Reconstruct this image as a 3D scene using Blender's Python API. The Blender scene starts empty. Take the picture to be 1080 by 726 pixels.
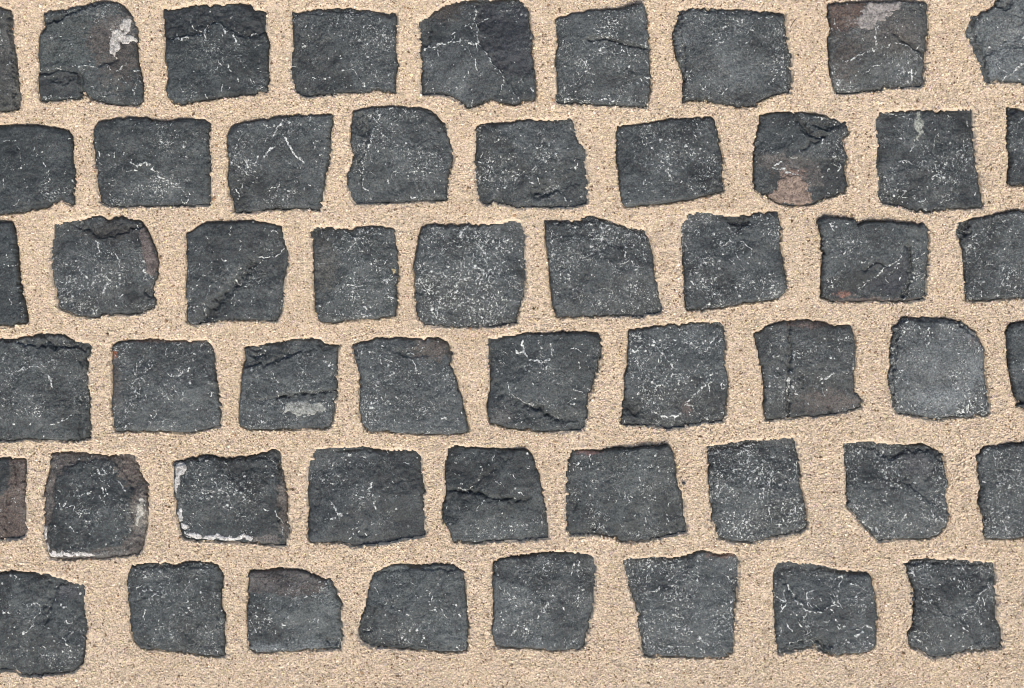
import bpy, math, numpy as np

rng = np.random.default_rng(7)
S = 0.00087                 # metres per photo pixel on the paving plane
Z = 3.6                     # outlines were measured on 3.6x enlargements
G = 0.8                     # lattice spacing in photo pixels
MM = 0.001
scene = bpy.context.scene
COL = scene.collection

# ------------------------------------------------------------------ noise
_perm = rng.permutation(512)
_ga = rng.random(512) * 2 * np.pi
_gx, _gy = np.cos(_ga), np.sin(_ga)


def perlin(x, y, seed=0):
    x = np.asarray(x, float); y = np.asarray(y, float)
    xi = np.floor(x).astype(int); yi = np.floor(y).astype(int)
    xf = x - xi; yf = y - yi
    u = xf * xf * xf * (xf * (xf * 6 - 15) + 10)
    v = yf * yf * yf * (yf * (yf * 6 - 15) + 10)

    def g(ix, iy, dx, dy):
        h = _perm[(_perm[(_perm[(ix + seed * 37) & 511] + iy) & 511] + seed * 11) & 511]
        return _gx[h] * dx + _gy[h] * dy
    a = g(xi, yi, xf, yf); b = g(xi + 1, yi, xf - 1, yf)
    c = g(xi, yi + 1, xf, yf - 1); d = g(xi + 1, yi + 1, xf - 1, yf - 1)
    return ((a + u * (b - a)) + v * ((c + u * (d - c)) - (a + u * (b - a)))) * 1.4


def fbm(x, y, size, octaves=4, seed=0, gain=0.5):
    t = 0; amp = 1; f = 1.0 / size
    for o in range(octaves):
        t = t + amp * perlin(x * f + 13.7 * o, y * f - 7.3 * o, seed + o)
        amp *= gain; f *= 2.03
    return t


def sstep(a, b, x):
    t = np.clip((x - a) / (b - a), 0, 1)
    return t * t * (3 - 2 * t)

# ------------------------------------------------------------------ the stones
# Outline and mark positions: enlargement pixels relative to origin o (photo pixels).
# V vein (points, width, strength)   K crack (points, depth mm, width)
# L ledge (points, drop mm, reach, side: +1 drops the right hand of the direction of travel seen in the photo)
# P patch (cx, cy, rx, ry, colour, softness)   A area (polygon, colour)   F fleck cluster (cx, cy, rx, ry, gain)
# H hollow (cx, cy, rx, ry, depth mm)   M mortar crust blobs [(cx, cy, rx, ry)...], colour -> own part
BROWN = (.105, .082, .066)
DKBROWN = (.064, .057, .050)
STONES = [
 # ---------------- top row
 dict(o=(0, 0), lab='brownish grey cobblestone cut off by the left edge, leftmost in the top row', b=1.05, f=.35, tint=(1.15, 1.03, .95),
  pts=[(-330,22),(0,28),(35,35),(45,60),(48,130),(60,215),(68,290),(78,370),(70,415),(0,425),(-330,420)],
  ft=[('L',[(28,40),(34,140),(48,250),(56,400)],2.5,40,-1),('V',[(5,110),(8,150)],4,.7)]),
 dict(o=(0, 0), lab='dark cobblestone with a bright white patch near its upper right corner, top row', b=.95, f=.5, tint=(.97, 1.02, 1.02),
  pts=[(165,50),(240,36),(270,30),(345,12),(400,6),(450,12),(475,30),(500,60),(518,100),(528,145),(520,165),(522,220),(535,280),(545,340),(540,390),(520,402),(450,398),(395,392),(340,368),(315,345),(305,375),(260,378),(155,385),(147,370),(143,300),(147,245),(145,180),(150,130),(165,115),(168,80)],
  ft=[('P',450,140,75,85,(.115,.10,.085),.95),('P',468,150,52,95,(.19,.175,.155),.95),('M',[(480,100,19,30),(438,168,20,52),(488,152,34,14),(452,140,26,22)],(.50,.47,.42),'white_mineral_patch'),('A',[(170,90),(250,70),(350,50),(350,130),(310,230),(160,255)],(.060,.067,.062)),('A',[(148,275),(240,272),(300,280),(310,345),(300,372),(150,380)],(.034,.038,.038)),('P',455,225,85,110,DKBROWN,.6),('P',390,150,55,75,(.075,.066,.058),.5),  # darker area on the lower left pocket: its shade painted into the colour
      ('L',[(150,140),(200,95),(270,60),(350,28)],3.0,40,-1),('K',[(150,275),(235,270),(300,272),(312,350)],2.2,7),('V',[(300,258),(345,252),(380,262)],4,.8),('V',[(160,265),(185,262)],4,.7),('H',235,300,55,24,2.2),('V',[(165,372),(290,370)],8,.45),('K',[(380,250),(445,225)],1.6,7)]),
 dict(o=(0, 0), lab='black cobblestone with a darker sunken top band edged by pale veins, third in top row', b=.78, f=.4, tint=(.97, 1.02, 1.03),
  pts=[(617,30),(650,35),(700,25),(740,15),(850,12),(950,12),(968,35),(1008,42),(1010,120),(1022,160),(1018,230),(1022,290),(1016,345),(960,358),(850,370),(760,380),(700,397),(665,390),(635,370),(632,345),(640,300),(635,250),(625,230),(628,170),(620,110)],
  ft=[('L',[(625,160),(700,150),(770,135),(830,85),(870,120),(930,150),(1010,125)],2.0,90,-1),('A',[(615,20),(1010,20),(1015,120),(930,140),(870,105),(830,70),(770,125),(620,150)],(.026,.030,.031)),('V',[(650,155),(700,152),(770,135)],6,.7),('V',[(800,88),(840,95),(862,130)],7,.7),('V',[(935,150),(960,130),(1000,125)],5,.8),('V',[(795,25),(792,50)],6,.7),('F',890,290,70,40,.7),('F',840,105,60,40,.5)]),  # top band colour darkened to shade a face turned from the light
 dict(o=(280, 0), lab='charcoal square cobblestone with even fine flecks and nearly straight edges, fourth in top row', b=1.0, f=.6, tint=(1, 1, 1),
  pts=[(100,45),(130,48),(150,35),(300,28),(400,40),(498,45),(500,100),(496,200),(505,250),(492,300),(497,350),(450,348),(425,338),(405,350),(300,352),(240,362),(130,362),(115,345),(100,300),(95,240),(105,180),(98,110)],
  ft=[('V',[(285,270),(325,268),(355,295),(382,332)],4,.9),('V',[(228,245),(252,212)],5,.7),('F',410,90,90,60,.4),('L',[(130,60),(300,52),(490,65)],1.5,30,-1),('K',[(100,115),(150,150),(200,165)],.7,4)]),
 dict(o=(280, 0), lab='large cobblestone split by a pale crack, right half darker, pointed lower edge, top row', b=1.0, f=.5, tint=(1, 1, 1),
  pts=[(580,85),(640,40),(690,10),(760,-2),(960,-5),(985,10),(1000,40),(1005,100),(1015,150),(1012,200),(1025,270),(1028,350),(1020,375),(950,400),(900,390),(860,378),(820,395),(770,410),(735,385),(700,362),(650,358),(592,358),(588,300),(595,250),(585,190),(588,130)],
  ft=[('V',[(797,15),(800,90),(806,165),(860,240),(912,302),(885,352)],4,.9),('V',[(605,188),(660,172),(720,156),(803,168)],6,.9),('L',[(800,10),(806,165),(860,240),(912,302)],1.6,70,-1),('A',[(805,5),(990,20),(1012,200),(1010,290),(910,295),(806,165)],(.034,.037,.040)),('A',[(600,195),(720,165),(803,170),(905,305),(860,375),(770,400),(700,355),(595,350)],(.066,.073,.072)),('H',608,140,22,48,2.5),('P',680,40,70,40,DKBROWN,.5),('V',[(900,40),(930,35),(960,60)],5,.6),('F',810,265,50,30,.6),('V',[(985,15),(992,30)],9,.7),('V',[(1003,335),(1010,350)],6,.7)]),  # right half painted darker, the shade of its facet put into the tone
 dict(o=(560, 0), lab='charcoal cobblestone with a thin black crack curving across its upper right, top row', b=1.0, f=.72, tint=(1, 1, 1),
  pts=[(92,68),(160,50),(210,40),(330,38),(410,18),(430,18),(440,60),(443,130),(448,180),(450,230),(458,310),(448,370),(440,408),(330,400),(200,395),(92,390),(95,330),(98,280),(90,240),(100,170),(95,110)],
  ft=[('K',[(225,150),(300,152),(370,170),(445,192)],2.6,6),('L',[(225,150),(300,152),(370,170),(445,192)],1.3,50,1),('V',[(262,195),(280,182)],8,.9),('V',[(196,232),(210,245),(216,228)],7,.7),('F',280,220,60,40,.6),('V',[(120,378),(230,380),(330,386)],5,.7)]),
 dict(o=(560, 0), lab='pale speckled wide cobblestone with dark left rim and chipped lower right, top row', b=1.1, f=.85, tint=(1, 1, 1),
  pts=[(560,35),(640,32),(800,38),(900,42),(965,48),(970,100),(975,170),(992,205),(992,350),(930,358),(858,385),(855,402),(790,408),(730,395),(650,380),(640,378),(600,382),(575,390),(578,290),(560,250),(545,190),(537,130),(555,85)],
  ft=[('L',[(578,40),(572,120),(590,200),(590,300)],2.5,35,1),('L',[(570,52),(760,55),(960,62)],2.2,25,-1),('L',[(958,60),(962,200),(975,350)],2.0,30,-1),('F',740,290,110,70,.5),('F',590,130,40,40,.5),('V',[(900,320),(925,290),(945,270)],5,.6),('P',600,140,60,80,(.10,.107,.104),.9),('P',770,280,170,90,(.085,.092,.089),.95)]),
 dict(o=(780, 0), lab='brown-grey cobblestone with a chocolate brown upper left corner beside a pale blotch, top row', b=1.12, f=.7, tint=(1.06, 1.0, .95),
  pts=[(333,25),(345,12),(470,8),(500,10),(580,5),(620,8),(700,8),(715,20),(715,60),(712,150),(705,230),(700,310),(690,330),(600,332),(500,345),(375,357),(355,330),(345,280),(340,220),(335,150),(345,110),(335,60)],
  ft=[('P',560,120,150,100,(.085,.08,.072),.95),('P',560,270,130,60,(.075,.08,.077),.9),('A',[(340,15),(472,8),(466,60),(440,108),(400,120),(345,132)],(.098,.066,.050)),('M',[(515,48,55,36),(474,85,42,30),(562,28,50,20)],(.30,.275,.25),'pale_mineral_patch'),('V',[(512,100),(516,140),(514,185)],6,.8),('V',[(405,238),(450,215),(505,192),(600,168),(650,185),(690,222)],6,.7),('K',[(585,125),(640,165),(690,198)],2.2,7),('V',[(470,282),(500,258),(535,250)],5,.7),('V',[(652,262),(658,300)],7,.9),('V',[(468,150),(472,180)],4,.6),('F',620,290,70,50,.8),('P',400,220,60,100,DKBROWN,.6),('K',[(682,12),(700,40)],1.2,5),('V',[(685,15),(700,30)],5,.5)]),
 dict(o=(780, 0), lab='pale grey cobblestone with a smooth lighter facet, cut off by upper right corner', b=1.3, f=.8, tint=(1, 1, 1),
  pts=[(862,120),(885,60),(940,35),(970,25),(975,5),(1010,-10),(1080,-18),(1300,-10),(1310,320),(1080,318),(1010,312),(940,310),(922,285),(920,260),(905,215),(885,195),(880,165),(865,140)],
  ft=[('L',[(890,70),(900,150),(935,210),(945,290)],2.8,40,1),('A',[(950,210),(1010,180),(1080,190),(1120,240),(1080,290),(1010,305),(945,300)],(.115,.126,.124)),('V',[(1000,302),(1040,270),(1075,240)],5,.9),('P',1060,110,150,90,(.115,.124,.12),.95),('H',1000,20,30,22,2.5),('L',[(945,215),(1010,182),(1090,195)],1.2,60,-1)]),
 # ---------------- second row
 dict(o=(0, 105), lab='nearly black cobblestone with sparse flecks at the left edge of second row', b=.78, f=.35, tint=(.98, 1.02, 1.03),
  pts=[(-140,90),(0,95),(90,95),(190,102),(260,115),(275,140),(275,230),(287,270),(283,330),(280,398),(210,390),(180,410),(110,425),(0,435),(-140,430)],
  ft=[('F',135,375,50,30,.8),('V',[(178,302),(195,262)],4,.7),('V',[(200,208),(228,200)],4,.7),('V',[(40,428),(80,426)],8,.4),('L',[(110,395),(180,388),(275,380)],1.0,30,1)]),
 dict(o=(0, 105), lab='dark wide cobblestone with a zigzag white streak below its centre, second row', b=.88, f=.5, tint=(.99, 1.01, 1.01),
  pts=[(355,100),(375,82),(460,70),(500,70),(550,72),(610,85),(650,82),(700,72),(780,75),(797,90),(795,180),(800,250),(798,330),(797,400),(720,405),(580,403),(450,408),(400,400),(380,392),(370,330),(360,250),(352,170)],
  ft=[('V',[(495,240),(525,255),(560,238),(575,245)],7,.9),('V',[(575,262),(605,285),(640,320),(680,335)],8,.7),('V',[(645,218),(660,200)],4,.7),('F',640,320,60,40,.8),('F',540,150,80,40,.3)]),
 dict(o=(0, 105), lab='dark cobblestone with bold broken white streaks across its upper half, second row', b=.9, f=.6, tint=(1, 1, 1),
  pts=[(862,140),(880,100),(910,90),(980,80),(1060,63),(1098,66),(1208,55),(1263,55),(1263,80),(1253,140),(1256,200),(1246,240),(1233,310),(1223,400),(1213,425),(1138,412),(1058,415),(1008,420),(980,425),(890,432),(880,380),(865,330),(865,290),(870,240),(862,190)],
  ft=[('V',[(1072,80),(1050,120),(1038,145)],7,1),('V',[(1040,185),(1005,222)],9,1),('V',[(945,228),(932,262),(945,295)],6,.8),('V',[(1078,148),(1100,175),(1118,205),(1155,240)],7,1),('F',920,200,40,30,.7),('F',1200,265,30,25,.8),('F',1180,90,70,40,.6)]),
 dict(o=(280, 105), lab='cobblestone with rounded right side and a notch halfway down its left side, second row', b=1.0, f=.62, tint=(1, 1, 1),
  pts=[(330,45),(400,28),(480,28),(600,30),(640,45),(680,85),(690,120),(700,160),(713,195),(710,240),(695,290),(690,380),(620,385),(500,390),(400,395),(340,397),(325,375),(308,320),(305,280),(325,240),(330,200),(322,150),(325,90)],
  ft=[('V',[(420,35),(432,70),(412,130),(385,190),(368,260),(370,320),(390,352)],6,.7),('L',[(420,35),(415,110),(390,170),(360,260),(370,330)],1.6,45,1),('H',372,95,34,50,2.4),('L',[(590,32),(640,65),(680,120)],2.4,35,-1),('F',650,210,45,60,.7),('F',620,270,60,50,.6)]),
 dict(o=(280, 105), lab='cobblestone with a black diagonal ledge across its lower right corner, second row', b=1.0, f=.6, tint=(1, 1, 1),
  pts=[(795,110),(820,88),(900,92),(950,85),(1000,75),(1080,77),(1168,70),(1173,110),(1193,160),(1213,175),(1213,240),(1223,300),(1223,395),(1158,410),(1068,410),(1000,405),(960,412),(900,395),(820,395),(805,370),(800,300),(793,240),(798,170)],
  ft=[('K',[(1020,352),(1070,345),(1110,328),(1215,278)],4.2,15),('L',[(1215,278),(1110,328),(1050,350)],2.0,45,1),('V',[(1045,362),(1060,350)],5,.5),('L',[(950,395),(1010,370),(1080,345)],1.2,40,1),('F',960,170,70,40,.7),('F',950,270,80,40,.4)]),
 dict(o=(560, 105), lab='clean-edged cobblestone tilted slightly with white flecks around its centre, second row', b=1.02, f=.5, tint=(1, 1, 1),
  pts=[(325,100),(345,95),(440,92),(460,85),(560,72),(690,65),(705,85),(715,150),(730,240),(728,310),(735,345),(680,362),(600,380),(480,398),(360,408),(345,390),(335,320),(328,240),(322,160)],
  ft=[('F',550,240,60,50,1),('F',475,140,40,40,.6),('V',[(512,268),(532,302)],7,.9),('V',[(388,165),(392,232)],6,.6),('F',650,210,40,40,.7),('V',[(350,395),(440,360),(490,330)],4,.4)]),
 dict(o=(780, 105), lab='cobblestone with a pinkish tan worn patch at its lower edge, second row', b=.85, f=.5, tint=(1, 1, 1),
  pts=[(75,55),(120,48),(170,45),(240,48),(300,60),(360,70),(385,90),(410,85),(415,125),(390,145),(400,190),(410,215),(400,270),(412,320),(400,355),(330,372),(270,400),(200,403),(150,395),(110,370),(60,345),(52,320),(52,250),(55,180),(65,120)],
  ft=[('A',[(60,200),(200,215),(300,235),(320,330),(250,330),(150,270),(60,260)],(.085,.078,.070)),('M',[(198,345,62,56),(160,372,62,28),(232,375,40,32)],(.27,.205,.162),'pinkish_worn_patch'),('P',200,280,60,18,(.17,.118,.092),.7),('V',[(125,262),(165,266),(205,288),(245,325)],8,.75),('V',[(128,246),(160,238)],6,.9),('V',[(188,215),(195,230),(215,228)],6,.8),('V',[(228,195),(232,208)],4,.8),('K',[(210,60),(245,110),(275,142),(320,142)],3,9),('H',330,95,55,26,3),('V',[(285,70),(330,75),(360,95)],8,.6),('L',[(230,225),(320,225),(400,222)],1.6,50,1),('K',[(235,190),(265,165),(300,160)],1.4,5),('F',310,180,40,50,.7),('V',[(64,155),(66,190)],6,.5)]),
 dict(o=(780, 105), lab='cobblestone with a pale greenish upright smudge near its top edge, second row', b=.9, f=.68, tint=(1, 1, 1),
  pts=[(520,80),(535,45),(590,42),(660,40),(760,42),(850,35),(888,38),(890,100),(895,190),(905,260),(915,330),(930,395),(920,410),(830,412),(730,425),(650,422),(610,405),(545,395),(530,380),(530,310),(522,250),(525,190),(520,130)],
  ft=[('P',678,95,17,42,(.30,.305,.25),.35),('L',[(528,255),(555,330),(590,380),(640,415)],2.2,35,1),('V',[(650,200),(662,175)],5,.8),('V',[(685,384),(698,382)],8,1),('V',[(620,240),(632,236)],8,.8),('F',780,270,80,60,.5)]),
 dict(o=(780, 105), lab='dark cobblestone cut off by the right edge, rightmost of second row', b=.95, f=.6, tint=(1, 1, 1),
  pts=[(1018,30),(1040,30),(1080,40),(1380,45),(1385,330),(1080,328),(1030,328),(1018,310),(1022,220),(1015,130)],
  ft=[('H',1035,40,18,14,2),('F',1050,180,30,50,.5)]),
 # ---------------- third row
 dict(o=(0, 220), lab='plain blue-black cobblestone cut off by left edge of third row', b=.85, f=.3, tint=(.97, 1.01, 1.03),
  pts=[(-310,50),(0,50),(50,52),(62,110),(68,170),(75,250),(82,330),(98,350),(105,430),(40,445),(0,440),(-310,440)],
  ft=[('V',[(85,370),(92,415)],6,.5),('L',[(48,55),(62,180),(75,330),(90,430)],1.6,18,-1)]),
 dict(o=(0, 220), lab='rounded cobblestone with a mauve-brown crust down its right side, third row', b=.9, f=.75, tint=(1.01, 1, .99),
  pts=[(200,60),(280,45),(340,35),(375,25),(410,42),(450,30),(500,45),(540,50),(565,90),(590,150),(600,190),(600,250),(580,300),(592,350),(585,375),(540,395),(470,402),(400,408),(340,415),(290,405),(220,380),(215,340),(212,310),(195,260),(188,200),(195,120)],
  ft=[('M',[(556,110,24,40),(570,165,27,48),(578,215,24,40)],(.15,.128,.117),'brown_crust'),('V',[(545,235),(570,240),(582,265)],10,.6),('V',[(368,118),(390,168)],6,.9),('V',[(446,178),(456,200),(464,230)],6,.9),('V',[(410,258),(424,278),(388,322)],6,.9),('P',420,90,110,40,(.046,.044,.040),.9),('L',[(290,75),(400,120),(500,90)],2.0,50,-1),('H',570,320,24,24,2.2),('F',340,300,80,50,.7),('L',[(215,330),(290,350),(400,395)],1.3,30,1)]),
 dict(o=(0, 220), lab='cobblestone with a broad dark diagonal groove through its lower half, third row', b=1.0, f=.45, tint=(1, 1, 1),
  pts=[(705,95),(740,75),(780,52),(860,52),(950,45),(1040,55),(1068,65),(1078,110),(1093,165),(1088,230),(1076,280),(1076,350),(1068,390),(1048,425),(1008,428),(950,420),(850,428),(780,435),(740,445),(705,430),(710,370),(705,300),(712,220),(705,150)],
  ft=[('L',[(955,205),(885,290),(810,360),(755,430)],2.2,70,-1),('K',[(950,212),(885,295),(810,368),(758,428)],2.2,17),('V',[(985,187),(1030,185),(1060,172),(1080,148)],5,.9),('V',[(735,302),(785,250)],5,.6),('V',[(873,68),(880,98)],5,.6),('F',960,290,70,40,.6),('V',[(1030,85),(1048,88)],6,.7),('F',1060,370,30,40,.6)]),
 dict(o=(280, 220), lab='narrow cobblestone with a faint olive tinge on its left third, third row', b=1.12, f=.75, tint=(1.0, 1.01, .98),
  pts=[(172,85),(190,68),(240,70),(300,75),(330,78),(350,68),(420,65),(490,75),(495,130),(502,170),(505,230),(500,300),(498,408),(430,415),(370,420),(300,425),(260,435),(205,428),(192,390),(185,310),(180,220),(178,150)],
  ft=[('P',225,220,50,110,(.085,.083,.072),.7),('P',488,238,5,9,(.45,.36,.2),.3),('K',[(310,75),(330,105)],2,10),('F',370,290,70,120,.4),('V',[(430,412),(465,405)],7,.5)]),
 dict(o=(280, 220), lab='big square cobblestone covered in white squiggles densest right of centre, third row', b=1.05, f=.9, tint=(1, 1.01, 1.01),
  pts=[(590,75),(610,62),(700,62),(800,58),(900,52),(940,45),(972,48),(985,110),(985,200),(988,300),(970,370),(958,395),(955,434),(900,444),(800,452),(700,449),(605,442),(580,420),(570,370),(565,300),(568,250),(560,215),(575,150),(580,110)],
  ft=[('F',810,230,70,45,1.3),('V',[(795,225),(825,240)],10,.9),('V',[(740,318),(775,345),(790,395)],8,.6),('V',[(640,240),(700,270)],6,.6),('F',760,390,130,40,1),('F',820,130,60,40,.8),('V',[(885,130),(912,165)],5,.7),('F',620,140,40,40,.6)]),
 dict(o=(560, 220), lab='evenly speckled cobblestone with a humped top and slanting right side, third row', b=1.03, f=.82, tint=(1, 1, 1),
  pts=[(50,45),(110,50),(180,45),(205,30),(240,28),(290,45),(350,62),(400,75),(435,75),(450,120),(465,180),(470,250),(485,310),(500,370),(498,392),(440,408),(400,412),(300,405),(200,412),(100,412),(85,390),(75,300),(70,230),(60,150),(55,90)],
  ft=[('F',370,160,60,80,.6),('F',210,130,60,50,.5),('L',[(60,62),(180,62),(240,50),(430,95)],1.4,30,-1)]),
 dict(o=(560, 220), lab='cobblestone with a black hollow chipped into the middle of its top edge, third row', b=1.03, f=.75, tint=(1, 1, 1),
  pts=[(568,60),(600,15),(680,15),(720,22),(760,28),(830,25),(860,15),(940,12),(948,60),(948,130),(960,200),(968,260),(975,305),(940,340),(900,348),(850,355),(760,370),(700,378),(640,388),(590,385),(582,330),(578,260),(575,170),(568,110)],
  ft=[('H',788,50,42,24,3.5),('V',[(740,70),(790,80),(835,62)],5,.5),('F',690,290,80,50,.7),('F',630,90,50,40,.6),('V',[(890,200),(905,250)],6,.5)]),
 dict(o=(780, 220), lab='cobblestone with rusty red lower left corner and a diagonal scratch, third row', b=.98, f=.5, tint=(1, 1, 1),
  pts=[(293,45),(320,30),(400,38),(440,42),(445,65),(470,52),(560,50),(650,55),(700,58),(720,75),(720,150),(718,230),(710,290),(705,345),(620,355),(500,350),(380,355),(345,350),(310,335),(310,280),(315,200),(310,110)],
  ft=[('V',[(448,312),(500,270),(545,235),(612,185)],5,.9),('A',[(540,245),(632,150),(645,250),(622,325),(460,318)],(.034,.037,.040)),('K',[(635,135),(646,200),(640,260),(624,330)],2.6,8),('L',[(638,140),(646,250),(624,335)],1.5,40,-1),('P',395,328,32,16,(.20,.105,.075),.5),('P',470,347,130,8,(.085,.068,.058),.6),('P',650,350,60,12,DKBROWN,.5),('K',[(470,230),(520,200),(560,220)],1.6,7),('F',400,150,90,60,.5),('V',[(342,295),(372,240)],5,.6),('V',[(625,285),(632,312)],4,.7)]),
 dict(o=(780, 220), lab='speckled cobblestone with broken black upper left corner, at right edge of third row', b=1.02, f=.75, tint=(1, 1, 1),
  pts=[(820,90),(830,55),(880,40),(950,25),(1060,8),(1080,12),(1300,15),(1310,345),(1080,340),(1000,342),(900,350),(855,348),(855,280),(850,180),(835,110)],
  ft=[('H',848,72,34,34,2.8),('L',[(870,45),(875,90),(850,120)],1.8,35,1),('F',950,150,70,70,.4)]),
 # ---------------- fourth row
 dict(o=(0, 335), lab='big dark cobblestone with jagged broken top and curved pale scratch, left edge of fourth row', b=.85, f=.55, tint=(1, 1.01, 1),
  pts=[(-80,80),(0,78),(60,78),(120,70),(150,60),(240,65),(270,85),(340,100),(342,130),(332,170),(330,230),(340,290),(342,370),(345,455),(320,468),(240,468),(150,465),(0,468),(-80,465)],
  ft=[('L',[(30,95),(120,110),(215,118),(330,125)],2.6,40,-1),('K',[(150,65),(215,108)],2.2,8),('V',[(222,115),(275,115)],7,.5),('V',[(45,245),(50,205),(115,187),(180,182)],5,.7),('V',[(185,215),(205,268)],7,1),('V',[(198,402),(235,395),(272,375)],5,.8),('V',[(0,375),(8,385)],9,.7),('F',120,350,60,40,.6),('L',[(300,160),(305,300),(300,440)],1.4,40,-1),('V',[(60,90),(66,110)],6,.7)]),
 dict(o=(0, 335), lab='smooth cobblestone with small orange rust spot on its upper left edge, fourth row', b=1.21, f=.6, tint=(1.01, 1, .99),
  pts=[(422,110),(450,92),(560,82),(650,85),(720,88),(785,85),(812,120),(818,200),(828,270),(838,370),(838,412),(760,430),(700,438),(600,430),(440,433),(430,400),(422,320),(425,250),(425,170)],
  ft=[('P',433,142,12,16,(.30,.10,.045),.3),('P',440,250,22,100,(.07,.063,.056),.8),('P',610,88,180,8,(.11,.082,.07),.5),('V',[(438,118),(482,98)],6,.6),('V',[(440,142),(456,156)],5,.6),('V',[(514,218),(528,170),(545,142)],6,.6),('F',610,210,110,80,.5),('V',[(697,285),(700,310)],8,.6)]),
 dict(o=(0, 335), lab='cobblestone with a chalky pale patch below a straight crack on right, fourth row', b=1.03, f=.5, tint=(1, 1, 1),
  pts=[(925,115),(970,105),(1010,100),(1080,88),(1108,82),(1208,78),(1238,98),(1286,102),(1280,180),(1283,260),(1273,340),(1256,420),(1158,422),(1008,425),(940,422),(910,410),(908,340),(915,280),(920,220),(930,160)],
  ft=[('K',[(1060,298),(1120,290),(1168,285),(1285,272)],2.6,6),('L',[(1060,298),(1168,285),(1285,272)],2.0,60,1),('M',[(1120,338,40,25),(1165,346,58,29),(1208,344,30,20)],(.33,.335,.30),'chalky_patch'),('V',[(1055,278),(1068,320),(1085,375)],5,.8),('V',[(1030,208),(1062,248)],5,.7),('L',[(920,190),(1000,185),(1050,170),(1110,150)],2.4,60,-1),('H',985,130,45,28,2.6),('V',[(1140,288),(1270,280)],4,.7),('F',970,300,40,60,.5),('V',[(970,270),(985,300)],4,.6)]),
 dict(o=(280, 335), lab='leaning cobblestone with sharp upper left tip and brownish upper right corner, fourth row', b=1.18, f=.72, tint=(1, 1, 1),
  pts=[(325,110),(370,92),(420,78),(500,75),(560,78),(650,75),(690,92),(710,130),(705,180),(725,240),(740,280),(755,350),(772,420),(765,440),(680,445),(500,440),(460,430),(390,435),(365,400),(355,340),(360,270),(355,210),(340,160)],
  ft=[('P',630,120,75,45,(.09,.076,.064),.6),('H',560,135,70,18,1.2),('V',[(372,92),(368,130),(350,150)],5,.7),('K',[(345,115),(352,160)],1.6,7),('V',[(470,225),(490,205)],6,.8),('V',[(655,245),(680,265)],6,.6),('V',[(665,380),(690,382)],8,.8),('F',430,150,70,50,.5),('F',690,360,50,50,.6)]),
 dict(o=(280, 335), lab='cobblestone with bold white squiggles at upper middle and dark stepped bottom, fourth row', b=1.0, f=.45, tint=(1, 1.01, 1.01),
  pts=[(845,78),(900,72),(1000,58),(1080,61),(1108,58),(1208,52),(1268,60),(1280,110),(1270,180),(1248,240),(1223,320),(1223,370),(1208,432),(1108,432),(1008,430),(930,418),(850,400),(840,350),(848,290),(855,230),(845,150)],
  ft=[('V',[(948,132),(985,126),(975,88)],7,1),('V',[(985,126),(994,148)],6,1),('V',[(1038,92),(1046,112),(1042,138)],7,.72),('V',[(1006,164),(1030,160),(1044,172),(1074,160)],9,.9),('V',[(1080,148),(1092,122),(1086,98)],8,.8),('V',[(1000,178),(1012,186)],6,.7),('V',[(1155,115),(1190,130),(1240,142)],4,.8),('V',[(930,290),(970,312),(1018,334)],6,.8),('K',[(1000,325),(1060,352),(1120,380),(1210,380)],2.8,12),('L',[(905,265),(960,308),(1010,330),(1060,352),(1120,380),(1220,380)],2.0,70,1),('F',1010,190,60,40,.6),('P',900,375,45,35,(.085,.085,.08),.6),('V',[(940,415),(975,392)],5,.6),('L',[(1262,62),(1272,120),(1250,220)],2.2,20,-1),('V',[(1172,268),(1176,275)],8,.8)]),
 dict(o=(560, 335), lab='cobblestone with forked white scratches and a dashed diagonal scratch, fourth row', b=1.0, f=.7, tint=(1, 1, 1),
  pts=[(372,45),(440,40),(530,25),(630,18),(720,15),(738,40),(740,120),(738,190),(752,240),(748,300),(735,390),(690,400),(620,405),(580,420),(520,422),(480,412),(400,408),(340,405),(345,350),(350,270),(365,180),(368,100)],
  ft=[('V',[(460,80),(485,122),(520,165),(552,205)],5,.9),('V',[(434,168),(466,135)],6,.9),('V',[(578,332),(610,305),(640,270),(682,232)],9,.75),('V',[(492,376),(540,376),(580,369)],7,.9),('V',[(610,95),(620,112)],8,.8),('V',[(530,180),(560,150)],5,.8),('L',[(345,310),(410,360),(500,392),(620,398)],2.4,45,1),('H',390,345,38,28,1.8),('F',430,230,70,60,.6),('F',540,90,60,40,.5),('P',590,345,25,30,(.085,.07,.062),.6)]),
 dict(o=(780, 335), lab='brownish cobblestone divided by an upright crack left of its middle, fourth row', b=.98, f=.6, tint=(1.05, 1, .97),
  pts=[(52,60),(110,30),(170,12),(220,8),(300,10),(350,30),(425,25),(440,75),(440,150),(435,220),(442,280),(465,310),(465,340),(400,360),(300,375),(200,382),(97,390),(92,330),(92,250),(80,180),(65,120)],
  ft=[('K',[(182,18),(190,80),(188,160),(182,240),(186,385)],2.4,6),('V',[(185,230),(182,290)],6,.9),('V',[(182,305),(186,318)],9,.6),('V',[(188,100),(205,155),(240,200),(245,300)],5,.45),('V',[(308,238),(330,228),(358,214)],7,.9),('P',330,320,120,45,(.075,.064,.056),.6),('P',270,25,130,14,(.085,.066,.056),.5),('V',[(236,12),(244,20)],6,.6),('L',[(190,180),(240,210),(245,330)],1.2,35,1),('F',310,190,60,40,.6),('F',150,290,35,60,.6),('K',[(345,340),(350,370)],1.5,6)]),
 dict(o=(780, 335), lab='lightest grey cobblestone with a rounded reddish upper right corner, fourth row', b=.95, f=1.1, tint=(1, 1, 1.01),
  pts=[(580,40),(605,25),(615,5),(700,0),(800,8),(850,20),(900,60),(930,110),(930,200),(940,270),(955,355),(945,375),(880,378),(810,378),(770,388),(720,385),(650,370),(600,365),(582,340),(575,280),(565,240),(570,190),(575,100)],
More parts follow.
